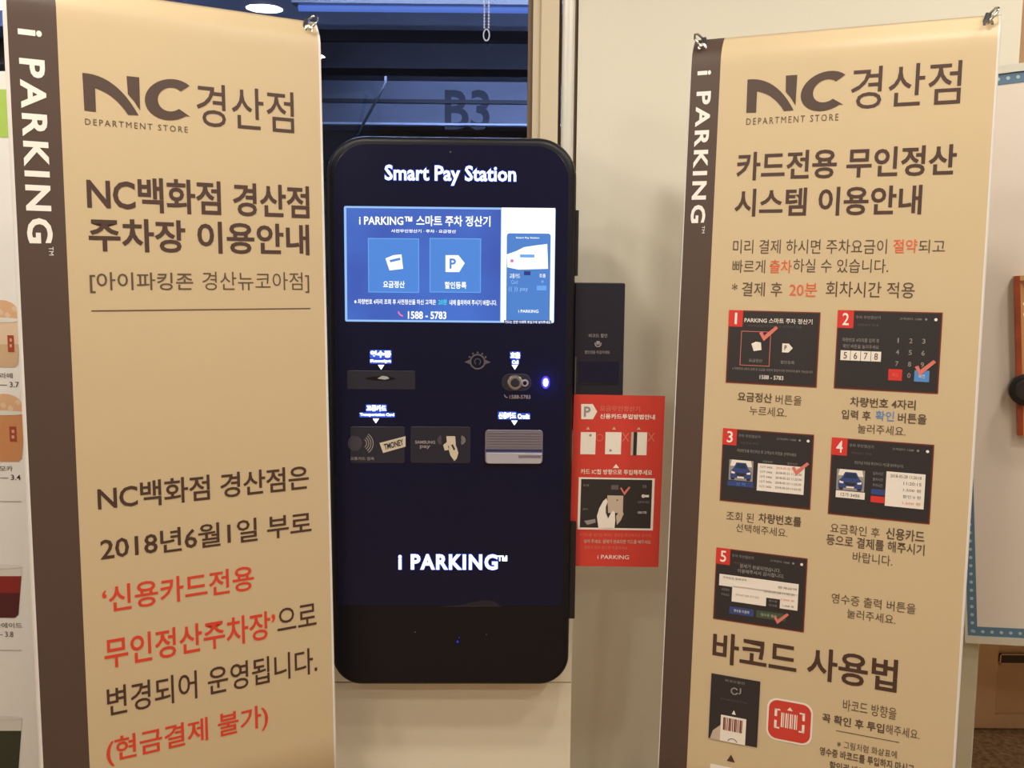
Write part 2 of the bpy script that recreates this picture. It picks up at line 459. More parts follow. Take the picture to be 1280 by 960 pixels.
def T(thing_, name, P, txt, l, r, yb, m, bold=0.0, space=1.0, h=.0008, label=None):
    """a printed row: l = left end, r = right end top, yb = right end bottom"""
    a = P.uv(*l)[0]; c, b = P.uv(*r); d = P.uv(r[0], yb)[1]
    return words(P, txt, a, b, c, d, h, m, bold, space, name, thing_, label)

def sag(u, v):      # the top edge of the cloth rolls back a little between its hooks
    return -.5 * max(0, .055 - v) ** 2 / .055 * 1.0
def banner(P, strip, label, hem=.007):
    base = P.at(.3, 1.8); t = thing('banner_stand', (base.x, base.y, 0), label, 'banner')
    mb = MB(); us = [-hem, 0, strip, .15, .3, .45, .598, .603]
    vs_ = [0, .008, .016, .024, .032, .04, .05, .07] + [.07 + i * 1.73 / 8 for i in range(1, 9)]
    for side, h in ((0, 0), (1, -.0012)):
        idx = len(mb.V)
        for j, v in enumerate(vs_):
            for u in us: mb.V.append(P.at(u, v, h + sag(u, v)))
        nu = len(us)
        for j in range(len(vs_) - 1):
            for i in range(nu - 1):
                m_ = ('banner_white' if i == 0 else 'banner_brown' if i == 1 else 'banner_white' if i == nu - 2 else 'banner_beige') if side == 0 else 'banner_white'
                mb.F.append([idx + j * nu + i, idx + j * nu + i + 1, idx + (j + 1) * nu + i + 1, idx + (j + 1) * nu + i]); mb.M.append(mb.mi(m_))
    N = nu * len(vs_)
    for j in range(len(vs_) - 1):
        for i in (0, nu - 1): mb.F.append([j * nu + i, (j + 1) * nu + i, N + (j + 1) * nu + i, N + j * nu + i]); mb.M.append(mb.mi('banner_white'))
    for j in (0, len(vs_) - 1):
        for i in range(nu - 1): mb.F.append([j * nu + i, j * nu + i + 1, N + j * nu + i + 1, N + j * nu + i]); mb.M.append(mb.mi('banner_white'))
    cloth = mb.build('banner_sheet', t, smooth=True)
    # stand: an X of poles behind the sheet, feet, hooks and eyelets at the corners
    for cu, cv, su, sv in ((.02, .022, -1, -1), (.58, .022, 1, -1), (.02, 1.778, -1, 1), (.58, 1.778, 1, 1)):
        MB().ring(P, cu, cv, .0045, .0095, .0016 + sag(cu, cv), 'chrome').cyl(P, cu, cv, .0045, -.001, .0013, 'hook_black').build('eyelet', cloth)
        hk = [P.at(cu, cv, .004 - .0)] + [P.at(cu + su * .006 * math.cos(a), cv + sv * .006, .006) for a in (0,)] + \
             [P.at(cu + su * .014, cv + sv * .016, .006), P.at(cu + su * .016, cv + sv * .026, .0), P.at(cu + su * .012, cv + sv * .03, -.01), P.at(cu, cv + sv * .02, -.016)]
        MB().tube(hk, .0026, 'chrome', 8).build('hook', t, smooth=True)
        MB().cyl(P, cu, cv, .0045, .001, .009, 'chrome', 16, .002).build('stud', t)
    hub = P.at(.3, .95, -.05)
    for cu, cv in ((.02, .0), (.58, .0), (.02, 1.79), (.58, 1.79)):
        MB().tube([P.at(cu, cv, -.016), hub], .006, 'pole_grey').build('pole', t, smooth=True)
    MB().cyl(P, .3, .95, .03, -.07, -.035, 'hook_black').build('hub', t)
    for cu in (.05, .55):
        foot = P.at(cu, 1.74, -.02); f2 = Vector((foot.x, foot.y, .008)); back = P.at(.3, 1.3, -.33); back.z = .008
        MB().tube([foot, f2], .007, 'pole_grey').build('foot', t)
    MB().tube([hub, back], .006, 'pole_grey').build('rear_leg', t)
    return t
bl = banner(BL, .0835, 'tall beige banner left of the kiosk, with parking notice partly in red')
br = banner(BR, .0635, 'tall beige banner right of the kiosk, with five numbered step pictures', .002)

# logo traced in the left banner's own coordinates
def lg(x, y): return BL.uv(90 + x / 4.267, 70 + y / 4.267)
def q(a, b, c, n=8):  # quadratic curve through control point
    return [((1 - t) ** 2 * a[0] + 2 * t * (1 - t) * b[0] + t * t * c[0], (1 - t) ** 2 * a[1] + 2 * t * (1 - t) * b[1] + t * t * c[1]) for t in [i / n for i in range(n + 1)]]
N1 = q((55, 90), (235, 115), (354, 316), 14) ; N1b = q((298, 313), (215, 185), (124, 160), 12)
stroke = []
for i in range(13):
    t = i / 12
    top = q((55, 90), (235, 100), (354, 316), 12)[i]; bot = q((60, 160), (205, 170), (298, 313), 12)[i]
    stroke.append((top, bot))
N_leg = [(55, 90), (120, 105), (128, 298), (66, 291)]
N_right = [(291, 107), (358, 114), (363, 291), (330, 240), (298, 203)]
def Cshape():
    out = []
    for i in range(25):
        a = math.radians(-42 - (360 - 42 - 52) * i / 24)
        out.append(((525 + 137 * math.cos(a), 233 + 110 * math.sin(a)), (527 + 70 * math.cos(a), 232 + 64 * math.sin(a))))
    out.append(((631, 325), (580, 296)))
    return out
def logo(P, t, mp):
    mb = MB()
    for ptsx in (N_leg, N_right): mb.poly(P, [mp(*lg(*p)) for p in ptsx], .0008, 'banner_brown')
    for st in (stroke, Cshape()):
        vs = []
        for a, b in st: vs += [P.at(*mp(*lg(*a)), .0009), P.at(*mp(*lg(*b)), .0009)]
        mb.add(vs, [(2 * i, 2 * i + 1, 2 * i + 3, 2 * i + 2) for i in range(len(st) - 1)], 'banner_brown')
    mb.build('store_logo', t)
logo(BL, bl, lambda u, v: (u, v))
la = lg(55, 90); lc = lg(631, 325); ra_ = BR.uv(934.5, 99.5); rc = BR.uv(1054.5, 131)
kk = (rc[0] - ra_[0]) / (lc[0] - la[0])
logo(BR, br, lambda u, v: (ra_[0] + (u - la[0]) * kk, ra_[1] + (v - la[1]) * kk))

# ---- left banner print
def strip_text(P, t, top, bot, tm_):
    a, b = P.uv(*top); c, d = P.uv(*bot)
    w = tm_
    words(P, 'i PARKING', a, b, a + w, d, .0008, 'ink_white', .03, 1.26, 'strip_lettering', t, 'white lettering', True)
    MB().text(P, 'TM', a + w * .82, d + .006, a + w, d + .022, .0008, 'ink_white', rot=True).build('strip_mark', t)
strip_text(BL, bl, (21.5, 35), (35, 304), .044)
strip_text(BR, br, (872, 89), (864, 279), .032)
A = bl
T(A, 'store_name', BL, '경산점', (245.8, 140), (366.5, 115.7), 167, 'ink_brown', .004)
T(A, 'store_tagline', BL, 'DEPARTMENT STORE', (106.4, 155), (234.5, 158.5), 166, 'ink_dark', 0, 1.35)
T(A, 'title_text', BL, 'NC백화점 경산점', (108.5, 245), (386, 233), 273.5, 'ink_brown', .021, .97)
T(A, 'title_text', BL, '주차장 이용안내', (111, 300), (386, 281), 319, 'ink_brown', .023)
T(A, 'subtitle_text', BL, '[아이파킹존', (112, 352), (241, 341), 366, 'ink_dark', .008)
T(A, 'subtitle_text', BL, '경산뉴코아점]', (253, 354), (386, 340.5), 366, 'ink_dark', -.002)
a, b = BL.uv(114, 388.5); c, d_ = BL.uv(388, 385)
MB().rect(BL, a, b - .001, c, b + .0012, .0008, 'ink_dark').build('rule_line', A)
T(A, 'notice_text', BL, 'NC백화점 경산점은', (122, 625), (385.5, 581), 611, 'ink_brown', .014, .97)
T(A, 'notice_text', BL, '2018년6월1일 부로', (125.5, 690), (388.8, 638.5), 667, 'ink_brown', .012, .97)
T(A, 'notice_text', BL, '‘신용카드전용', (127.5, 745), (316.7, 706), 737, 'ink_red', .014, label='red line of notice text')
T(A, 'notice_text', BL, '무인정산주차장’', (130, 810), (343.6, 762), 797, 'ink_red', .014, label='red line of notice text')
T(A, 'notice_text', BL, '으로', (346.4, 775), (395, 753), 780.5, 'ink_brown', .006)
T(A, 'notice_text', BL, '변경되어 운영됩니다.', (133.4, 870), (396, 808), 841, 'ink_brown', .008)
T(A, 'notice_text', BL, '(현금결제 불가)', (132.6, 935), (334.5, 879), 912, 'ink_red', .014, label='red bracketed last line')

# ---- right banner print
A = br; P = BR
T(A, 'store_name', P, '경산점', (1063.4, 118), (1203.3, 75), 129.5, 'ink_brown', .004)
T(A, 'store_tagline', P, 'DEPARTMENT STORE', (932.8, 155), (1048.5, 142), 150.6, 'ink_dark', 0, 1.35)
T(A, 'title_text', P, '카드전용 무인정산', (920.8, 210), (1197, 180), 218.5, 'ink_brown', .022)
T(A, 'title_text', P, '시스템 이용안내', (918.4, 255), (1153.5, 231), 268, 'ink_brown', .022)
T(A, 'intro_text', P, '미리 결제 하시면 주차요금이', (916.3, 310), (1109.2, 299), 317.5, 'ink_dark')
T(A, 'intro_text', P, '절약', (1116.5, 308), (1147, 299), 316.5, 'ink_orange', .008, label='orange words')
T(A, 'intro_text', P, '되고', (1148.5, 308), (1182, 299.5), 316.5, 'ink_dark')
T(A, 'intro_text', P, '빠르게', (915.6, 335), (956.9, 325), 341.5, 'ink_dark')
T(A, 'intro_text', P, '출차', (962, 335), (990.2, 325), 341.5, 'ink_orange', .008, label='orange words')
T(A, 'intro_text', P, '하실 수 있습니다.', (991.5, 335), (1111, 324), 341.5, 'ink_dark')
T(A, 'intro_text', P, '* 결제 후', (915, 360), (978.2, 353), 371, 'ink_dark', .003)
T(A, 'intro_text', P, '20분', (987, 360), (1022, 354), 371, 'ink_orange', .004, label='orange words')
T(A, 'intro_text', P, '회차시간 적용', (1032.5, 360), (1144, 353), 373, 'ink_dark', .003)
D = 'ink_dark'
T(A, 'caption_text', P, '요금정산', (922, 497), (965.5, 492), 504, D, .02)
T(A, 'caption_text', P, '버튼을', (969.5, 500), (1002.5, 495), 507, D)
T(A, 'caption_text', P, '누르세요.', (937, 512), (983.7, 510), 522, D)
T(A, 'caption_text', P, '차량번호 4자리', (1062.5, 503), (1145, 500.5), 513, D, .02)
T(A, 'caption_text', P, '입력 후', (1052, 517), (1088.7, 514), 526, D, .016)
T(A, 'caption_text', P, '확인', (1094.5, 518), (1118, 514.5), 527, 'ink_blue', .012, label='blue word')
T(A, 'caption_text', P, '버튼을', (1122.5, 520), (1158.7, 518), 531, D, .016)
T(A, 'caption_text', P, '눌러주세요.', (1072, 536), (1132.5, 533.5), 545.5, D)
T(A, 'caption_text', P, '조회 된', (908, 644), (942.5, 642), 654, D)
T(A, 'caption_text', P, '차량번호를', (948, 650), (1002, 646.5), 659, D, .018)
T(A, 'caption_text', P, '선택해주세요.', (920, 660), (985, 661), 672, D)
T(A, 'caption_text', P, '요금확인 후', (1038, 660), (1100, 660), 672.5, D)
T(A, 'caption_text', P, '신용카드', (1107.5, 667), (1156, 664), 679, D, .018)
T(A, 'caption_text', P, '등으로 결제를 해주시기', (1033, 675), (1156, 681), 695, D, .012)
T(A, 'caption_text', P, '바랍니다.', (1066, 697), (1116, 695), 708, D)
T(A, 'caption_text', P, '영수증 출력 버튼을', (1039.5, 747), (1145, 755), 768, D)
T(A, 'caption_text', P, '눌러주세요.', (1058.7, 767), (1120, 769), 781, D)
T(A, 'title_text', P, '바코드 사용법', (891, 807), (1123, 825), 867, 'ink_brown', .02)
T(A, 'caption_text', P, '바코드 방향을', (1053.8, 882), (1121, 885), 900, D)
T(A, 'caption_text', P, '꼭 확인 후 투입', (1028, 893), (1105.6, 905), 917, D, .022)
T(A, 'caption_text', P, '해주세요.', (1107, 915), (1150, 912.5), 925, D)
T(A, 'caption_text', P, '※ 그림처럼 화살표에', (1046.5, 929), (1121.5, 939), 948.5, D)
T(A, 'caption_text', P, '영수증 바코드를 투입하지 마시고', (1024.6, 940), (1143, 956), 967, D, .018)
T(A, 'caption_text', P, '할인권 바코드를 투입', (1037, 953), (1118, 967), 978, D, .018)
a, b = P.uv(1045, 913)
c, _ = P.uv(1124, 930)
MB().rect(P, a, b - .0007, c, b + .0007, .0008, D).build('rule_line', A)

def pic(tl, br_, border, base='pic_black', bw=.0025):
    a, b = P.uv(*tl); c, d = P.uv(*br_)
    mb = MB().rect(P, a, b, c, d, .0008, border).rect(P, a + bw, b + bw, c - bw, d - bw, .0011, base)
    g = lambda s, t: (a + s * (c - a), b + t * (d - b))
    def R(s0, t0, s1, t1, m, h=.0014): mb.rect(P, *g(s0, t0), *g(s1, t1), h, m)
    def X(txt, s0, t0, s1, t1, m, bold=0.0, h=.0018):
        if txt == '1': s0, s1 = s0 + (s1 - s0) * .3, s1 - (s1 - s0) * .3
        mb.text(P, txt, *g(s0, t0), *g(s1, t1), h, m, bold)
    def Pg(pts, m, h=.0022): mb.poly(P, [g(*p) for p in pts], h, m)
    return mb, R, X, Pg, g
def check(Pg, x, y, s=1.0):
    Pg([(x, y), (x + .035 * s, y - .02 * s), (x + .065 * s, y + .06 * s), (x + .055 * s, y + .11 * s)], 'pic_pink')
    Pg([(x + .055 * s, y + .11 * s), (x + .06 * s, y + .03 * s), (x + .18 * s, y - .1 * s), (x + .205 * s, y - .07 * s)], 'pic_pink', .0023)
def header(X, R, mb, g):
    X('주차 무인정산기', .18, .065, .42, .105, 'pic_grey'); X('사전정산 안내', .2, .165, .4, .195, 'pic_dim')
    X('고객센터 1588', .6, .075, .81, .105, 'pic_grey')
    mb.disc(P, *g(.85, .09), .0022, .0018, 'pic_grey'); mb.disc(P, *g(.94, .09), .003, .0018, 'pic_white')
def tile(R, X, n):
    R(0, 0, .16, .225, 'pic_red', .0014); X(n, .05, .035, .115, .19, 'ink_white', .01)
def car(R, Pg, s0, t0, s1, t1):
    f = lambda x, y: (s0 + x * (s1 - s0), t0 + y * (t1 - t0))
    Pg([f(0, 0), f(1, 0), f(1, 1), f(0, 1)], 'pic_grey', .0014)
    Pg([f(.1, 0), f(.9, .0), f(.95, .3), f(.05, .3)], 'pic_white', .0016)
    Pg([f(.3, .12), f(.7, .12), f(.82, .42), f(.93, .55), f(.93, .88), f(.07, .88), f(.07, .55), f(.18, .42)], 'pic_blue', .0018)
    Pg([f(.34, .17), f(.66, .17), f(.74, .4), f(.26, .4)], 'pic_navy', .002)
    Pg([f(.28, .62), f(.72, .62), f(.66, .76), f(.34, .76)], 'pic_black', .002)
    Pg([f(.1, .55), f(.26, .6), f(.24, .68), f(.1, .66)], 'pic_white', .002); Pg([f(.9, .55), f(.74, .6), f(.76, .68), f(.9, .66)], 'pic_white', .002)
    Pg([f(.36, .8), f(.64, .8), f(.64, .88), f(.36, .88)], 'pic_white', .002)
    Pg([f(.1, .88), f(.25, .88), f(.25, .97), f(.1, .97)], 'pic_black', .002); Pg([f(.9, .88), f(.75, .88), f(.75, .97), f(.9, .97)], 'pic_black', .002)

mb, R, X, Pg, g = pic((911.5, 387.5), (1020.8, 484.5), 'pic_border')
tile(R, X, '1'); X('PARKING 스마트 주차 정산기', .18, .095, .92, .165, 'pic_white', .012); X('사전무인정산기 주차요금 사전정산 안내', .22, .19, .8, .22, 'pic_dim')
mb.frame(P, *g(.15, .28), *g(.48, .75), .0012, .0014, 'pic_pink')
Pg([(.27, .45), (.32, .42), (.375, .43), (.385, .53), (.3, .55)], 'pic_white'); X('요금정산', .25, .655, .4, .7, 'pic_grey')
Pg([(.61, .43), (.68, .43), (.725, .49), (.68, .55), (.61, .55)], 'pic_white'); X('P', .635, .455, .66, .52, 'pic_black', .02, .0026); X('할인등록', .6, .66, .75, .705, 'pic_grey')
check(Pg, .35, .3, 1); X('※ 차량번호 4자리 조회 후 요금을 사전에 정산하시면 편리하게 출차 가능합니다', .07, .78, .95, .815, 'pic_grey'); X('1588 - 5783', .38, .87, .64, .925, 'pic_white', .01)
mb.build('step_picture', br, 'step 1 picture: two buttons on a dark screen')
mb, R, X, Pg, g = pic((1047.5, 387.5), (1172.5, 492.5), 'pic_border')
tile(R, X, '2'); header(X, R, mb, g)
X('차량번호 4자리를 입력 후', .06, .35, .42, .4, 'pic_grey'); X('확인 버튼을 눌러주세요', .07, .43, .42, .48, 'pic_grey')
for i in range(4): R(.05 + .1 * i, .51, .145 + .1 * i, .635, 'pic_white'); X('5678'[i], .08 + .1 * i, .53, .115 + .1 * i, .615, 'pic_dim', .01)
for i in range(9):
    cx, cy = .6 + .12 * (i % 3), .36 + .145 * (i // 3); X(str(i + 1), cx - .015, cy - .03, cx + .015, cy + .03, 'pic_grey', .01)
R(.525, .72, .655, .86, 'pic_red'); X('취소', .56, .765, .62, .815, 'pic_pink'); X('0', .705, .76, .735, .82, 'pic_grey', .01)
R(.77, .72, .91, .86, 'pic_bright_blue'); X('확인', .81, .765, .87, .815, 'pic_white'); check(Pg, .77, .68, .95)
mb.build('step_picture', br, 'step 2 picture: number keypad on a dark screen')
mb, R, X, Pg, g = pic((904, 535), (1012.8, 637.3), 'pic_border')
tile(R, X, '3'); header(X, R, mb, g); X('차량번호를 확인하신 후 고객님의 차량을 선택하세요', .17, .265, .82, .31, 'pic_grey')
car(R, Pg, .09, .42, .36, .7); R(.08, .71, .37, .78, 'pic_blue'); X('선 택', .18, .725, .28, .765, 'pic_bright_blue')
R(.41, .44, .92, .81, 'pic_white'); X('차량번호', .46, .395, .57, .425, 'pic_grey'); X('입차시간', .73, .395, .84, .425, 'pic_grey')
for i in range(5): X('12가 3456', .44, .465 + .066 * i, .57, .5 + .066 * i, 'pic_dim'); X('2018-05-2%d 11:2%d:30' % (i, i), .61, .465 + .066 * i, .89, .495 + .066 * i, 'pic_dim' if i else 'pic_pink')
check(Pg, .78, .46, .9)
mb.build('step_picture', br, 'step 3 picture: car photo beside a white list')
mb, R, X, Pg, g = pic((1040, 546.5), (1162, 655.5), 'pic_border')
tile(R, X, '4'); header(X, R, mb, g); X('정산하실 차량을 확인하시고 카드를 넣어주십시오', .24, .28, .72, .32, 'pic_grey')
car(R, Pg, .07, .4, .35, .67); R(.07, .68, .36, .77, 'pic_white'); X('12가 3456', .12, .7, .31, .75, 'pic_dim')
for i, tt in enumerate(('입차시간', '출차시간', '주차시간')): X(tt, .43, .4 + .075 * i, .53, .44 + .075 * i, 'pic_grey')
R(.42, .62, .555, .69, 'pic_blue'); R(.42, .71, .555, .79, 'pic_red'); R(.56, .38, .935, .82, 'pic_white')
for i, tt in enumerate(('2018-05-28 11:20:10', '11:20:15', '1,500 원', '할인 0 원', '1,500 원')):
    w = .3 if i == 0 else .17; X(tt, .9 - w, .41 + .083 * i, .9, .45 + .083 * i, 'pic_dim' if i < 4 else 'pic_pink')
mb.build('step_picture', br, 'step 4 picture: car photo and fee table')
mb, R, X, Pg, g = pic((895.7, 684), (1004.8, 790.5), 'pic_border')
tile(R, X, '5'); header(X, R, mb, g); X('결제가 완료되었습니다.', .27, .185, .72, .24, 'pic_grey', .01); X('이용해주셔서 감사합니다.', .25, .255, .76, .31, 'pic_grey', .01)
R(.05, .36, .92, .52, 'pic_white'); R(.2, .5, .92, .72, 'pic_white'); R(.58, .6, .73, .74, 'pic_black', .0018)
X('영수증', .61, .62, .7, .65, 'pic_grey', 0, .0022); X('카드전표', .61, .68, .7, .71, 'pic_grey', 0, .0022); X('사전정산', .08, .55, .17, .585, 'pic_grey'); X('주차요금', .08, .62, .17, .655, 'pic_grey')
X('주차요금 결제내역', .09, .385, .35, .415, 'pic_dim', 0, .0022); X('합계금액', .7, .42, .9, .45, 'pic_dim', 0, .0022); X('2018-05-28 11:40:20', .55, .5, .88, .53, 'pic_grey', 0, .0022)
X('주차시간 20분 추가 요금', .24, .6, .5, .63, 'pic_grey', 0, .0022); X('1,500 원', .74, .58, .88, .61, 'pic_pink', 0, .0022); X('1,500 원', .76, .66, .88, .69, 'pic_dim', 0, .0022)
R(.18, .79, .45, .89, 'pic_blue'); X('영수증 미출력', .23, .82, .4, .86, 'pic_white'); R(.48, .79, .8, .89, 'pic_green'); X('영수증 출력', .53, .82, .7, .86, 'pic_skin'); check(Pg, .67, .85, .8)
mb.build('step_picture', br, 'step 5 picture: receipt screen')
mb, R, X, Pg, g = pic((888.5, 840), (947.4, 935.6), 'pic_skin', 'pic_black', .0018)
X('바코드할인', .3, .06, .68, .1, 'pic_grey'); mb.ring(P, *g(.49, .22), .0055, .008, .0016, 'pic_grey', 20, 330); X('J', .56, .16, .62, .25, 'pic_grey')
X('할인권을 투입해 주세요', .22, .35, .75, .375, 'pic_dim')
Pg([(.5, .5), (.54, .565), (.46, .565)], 'pic_white'); Pg([(.05, 1 - .012), (.1, .86), (.27, .74), (.27, .988)], 'pic_skin', .0018)
R(.25, .6, .75, .988, 'pic_white', .0022)
for i in range(11):
    w = .018 if i % 3 else .03; R(.3 + .036 * i, .63, .3 + .036 * i + w, .82, 'pic_border', .0025)
mb.ring(P, *g(.5, 1.0), .010, .0115, .0026, 'pic_black', 205, 335)
mb.build('step_picture', br, 'picture of a white slip with red bars fed into a dark reader')
# red rounded icon
a, b = P.uv(962, 873); c, d_ = P.uv(1012, 931)
mb = MB().poly(P, xy(rrect(a - .004, b - .004, c + .004, d_ + .004, .022, .022)), .0008, 'pic_white').poly(P, xy(rrect(a, b, c, d_, .019, .019)), .0011, 'card_red')
gg = lambda s, t: (a + s * (c - a), b + t * (d_ - b))
for s0, s1 in ((.14, .2), (.8, .86)): mb.rect(P, *gg(s0, .22), *gg(s1, .42), .0014, 'pic_white').rect(P, *gg(s0, .52), *gg(s1, .72), .0014, 'pic_white')
for t0 in (.22, .69): mb.rect(P, *gg(.14, t0), *gg(.27, t0 + .04), .0014, 'pic_white').rect(P, *gg(.73, t0), *gg(.86, t0 + .04), .0014, 'pic_white')
for i in range(8): mb.rect(P, *gg(.3 + .052 * i, .3), *gg(.3 + .052 * i + (.02 if i % 2 else .034), .68), .0014, 'pic_white')
mb.poly(P, [gg(.5, .13), gg(.57, .22), gg(.43, .22)], .0014, 'pic_white')
mb.build('scan_icon', br, 'red rounded icon with white brackets and bars')
a, b = P.uv(914, 943)
MB().poly(P, [(a, b), (a + .009, b + .016), (a - .009, b + .016)], .0008, 'ink_brown').build('arrow_mark', br)
a, b = P.uv(888, 954); c, d_ = P.uv(946, 968)
MB().rect(P, a, b, c, b + .06, .0008, 'pic_white').text(P, '할인권 투입구', a + .012, b + .012, c - .012, b + .022, .0012, 'pic_dim').build('caption_plate', br)

# ---------------------------------------------------------------- payment kiosk
yaw = math.radians(1.2)
K = Plane((0, 2.25, 1.38), (math.cos(yaw), math.sin(yaw), 0), (0, 0, -1))
kl = K.uv(410.5, 500)[0]; kr = K.uv(716.5, 500)[0]; kt = K.uv(563, 170.5)[1]; kb = K.uv(563, 857.5)[1]
kb3 = K.at((kl + kr) / 2, kb, -.05)
ks = thing('payment_kiosk', (kb3.x, kb3.y, kb3.z), 'black rounded parking payment kiosk with lit blue screen, mounted on the cream pedestal', 'kiosk')
out = rrect(kl, kt, kr, kb, .088, .07, 14)
MB().prism(K, out, [(.004, -.085), (0, -.08), (0, -.014), (.003, -.006), (.008, -.0015), (.014, 0)], 'kiosk_black').build('housing', ks, smooth=True)
def kbx(x0, y0, x1, y1): a, b = K.uv(x0, y0); c, d = K.uv(x1, y1); return a, b, c, d
def KT(name, txt, x0, y0, x1, y1, m, bold=0.0, h=.002, halo=0, parent=None, space=1.0):
    a, b, c, d = kbx(x0, y0, x1, y1); mb = MB()
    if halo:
        for q_, (e, m_) in enumerate(((halo * .6, 'lit_halo'),)):
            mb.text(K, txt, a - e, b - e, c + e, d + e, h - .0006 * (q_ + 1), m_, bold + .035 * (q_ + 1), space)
    mb.text(K, txt, a, b, c, d, h, m, bold, space); return mb.build(name, parent or ks)
# front glass set in the housing, blue glow put into its navy colour
gp = rrect(kl + .018, kt + .018, kr - .018, K.uv(563, 757)[1], .074, .012, 12)
MB().prism(K, gp, [(0, -.002), (0, .0004), (.0008, .0009)], 'kiosk_glass').build('front_glass', ks)
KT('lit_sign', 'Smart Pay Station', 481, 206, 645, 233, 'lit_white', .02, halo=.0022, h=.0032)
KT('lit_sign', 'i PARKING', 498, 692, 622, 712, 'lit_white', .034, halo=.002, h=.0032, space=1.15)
KT('lit_sign', '™', 622, 694, 634, 701, 'lit_white', .02, h=.0032)
# screen
a, b, c, d = kbx(430, 257.5, 692.5, 404)
scr = MB().poly(K, xy(rrect(a, b, c, d, .004, .004, 3)), .0014, 'scr_edge').build('display', ks, 'lit blue touch display with white side panel')
mb = MB()
def SR(x0, y0, x1, y1, m, h): mb.rect(K, *kbx(x0, y0, x1, y1), h, m)
def ST(txt, x0, y0, x1, y1, m, bold=0.0, h=.0026): mb.text(K, txt, *kbx(x0, y0, x1, y1), h, m, bold)
def SP(pts, m, h=.0026): mb.poly(K, [K.uv(*p) for p in pts], h, m)
SR(433, 260, 625, 401, 'scr_blue', .0017)
ST('i PARKING™ 스마트 주차 정산기', 449, 268.5, 613, 283.5, 'scr_white', .02)
ST('사전무인정산기 · 주차 · 요금정산', 489, 286.5, 570, 291.5, 'scr_white', .015)
for x in (460, 537):
    SR(x, 297.5, x + 64, 366, 'scr_button_edge', .0019); SR(x + 1, 298.5, x + 63, 365, 'scr_button', .0021)
SP([(482, 323), (492, 319), (502, 318), (504, 336), (487, 338)], 'scr_white')
SP([(487, 325), (500, 322), (501, 325), (488, 328)], 'scr_button', .0028)
SP([(557, 319), (573, 319), (581, 329), (574, 340), (557, 340)], 'scr_white')
ST('P', 562, 323, 570, 336, 'scr_button', .03, .0028)
ST('요금정산', 479, 351, 506, 360, 'scr_white', .02); ST('할인등록', 556, 352, 583, 361, 'scr_white', .02)
ST('※ 차량번호 4자리 조회 후 사전정산을 하신 고객은', 443, 373.5, 545, 381, 'scr_white', .015); ST('20분', 548, 374, 559, 381, 'scr_cyan', .02)
ST('내에 출차하여 주시기 바랍니다.', 562, 374.5, 621, 382, 'scr_white', .015)
mb.ring(K, *K.uv(505, 388), .011, .0145, .0026, 'scr_pink', 100, 170, 8)
ST('1588 - 5783', 510, 389, 558, 399, 'scr_white', .025)
SR(627, 259.5, 692, 403, 'scr_white', .0017)
a, b, c, d = kbx(633.5, 291.5, 687, 401)
mb.poly(K, xy(rrect(a, b, c, d, .006, .001, 5)), .0019, 'scr_mini')
ST('Smart Pay Station', 645, 296, 674, 299, 'scr_white', .015)
SP([(633.5, 318), (645, 314), (655, 309), (668, 307), (684, 305), (685, 336), (648, 337), (634, 334)], 'scr_white', .0022)
mb.disc(K, *K.uv(643, 325), .0115, .0021, 'scr_white'); mb.disc(K, *K.uv(640, 326), .004, .0024, 'scr_pink')
SR(650, 318, 668, 322, 'scr_button_edge', .0024)
ST('교통카드', 637, 342, 650, 348, 'scr_white'); ST('호출', 674, 342, 682, 347, 'scr_white'); mb.disc(K, *K.uv(678, 352), .003, .0022, 'scr_button_edge')
SR(655, 339, 663, 344, 'scr_navy', .0022)
ST('Card', 639, 350, 647, 355, 'scr_edge'); ST('(( )) pay', 636, 358, 660, 365, 'scr_edge'); SR(671, 357, 683, 363, 'scr_button_edge', .0022)
ST('i PARKING', 648, 387, 673, 391, 'scr_white', .01)
SR(630, 400, 689, 405, 'scr_navy', .0021); ST('카드는 전면 아래쪽 투입구에 넣어주세요', 631, 400.5, 688, 404.5, 'scr_white', 0.01)
mb.build('screen_graphics', scr)
# lit captions, each over a blue plate drawn as its halo
def lit(rows, arrow):
    mb = MB()
    for txt, x0, y0, x1, y1 in rows:
        a, b, c, d = kbx(x0, y0, x1, y1)
        for e, hh, m_ in ((.0014, .0017, 'lit_halo'),):
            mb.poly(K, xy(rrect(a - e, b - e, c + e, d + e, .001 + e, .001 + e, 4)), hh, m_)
        mb.text(K, txt, a, b, c, d, .0026, 'lit_white', .055)
    x, y = arrow; mb.poly(K, [K.uv(x - 4, y - 3), K.uv(x + 4, y - 3), K.uv(x, y + 3)], .002, 'lit_white')
    mb.build('lit_caption', ks)
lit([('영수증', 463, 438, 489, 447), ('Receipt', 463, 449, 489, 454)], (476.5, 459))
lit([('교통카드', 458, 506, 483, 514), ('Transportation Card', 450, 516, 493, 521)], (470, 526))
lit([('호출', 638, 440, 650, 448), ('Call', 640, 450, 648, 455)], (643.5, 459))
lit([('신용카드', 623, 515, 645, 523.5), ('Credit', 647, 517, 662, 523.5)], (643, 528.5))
# receipt slot
def plate(name, x0, y0, x1, y1, m, r=.004, h0=.0005, h1=.0018, label=None):
    a, b, c, d = kbx(x0, y0, x1, y1)
    return MB().prism(K, rrect(a, b, c, d, r, r, 4), [(0, h0), (0, h1 - .0005), (.0006, h1)], m).build(name, ks, label)
p = plate('receipt_slot', 434, 463, 519, 487, 'plate_dark')
a, b = K.uv(476, 473)
MB().disc(K, a, b, .034, .0022, 'slot_black', .0045).build('slot_mouth', p)
MB().poly(K, [K.uv(*q_) for q_ in ((472, 473), (478, 469.5), (484, 470.5), (487, 473), (481, 474.5))], .0026, 'card_silver').build('slot_lip', p)
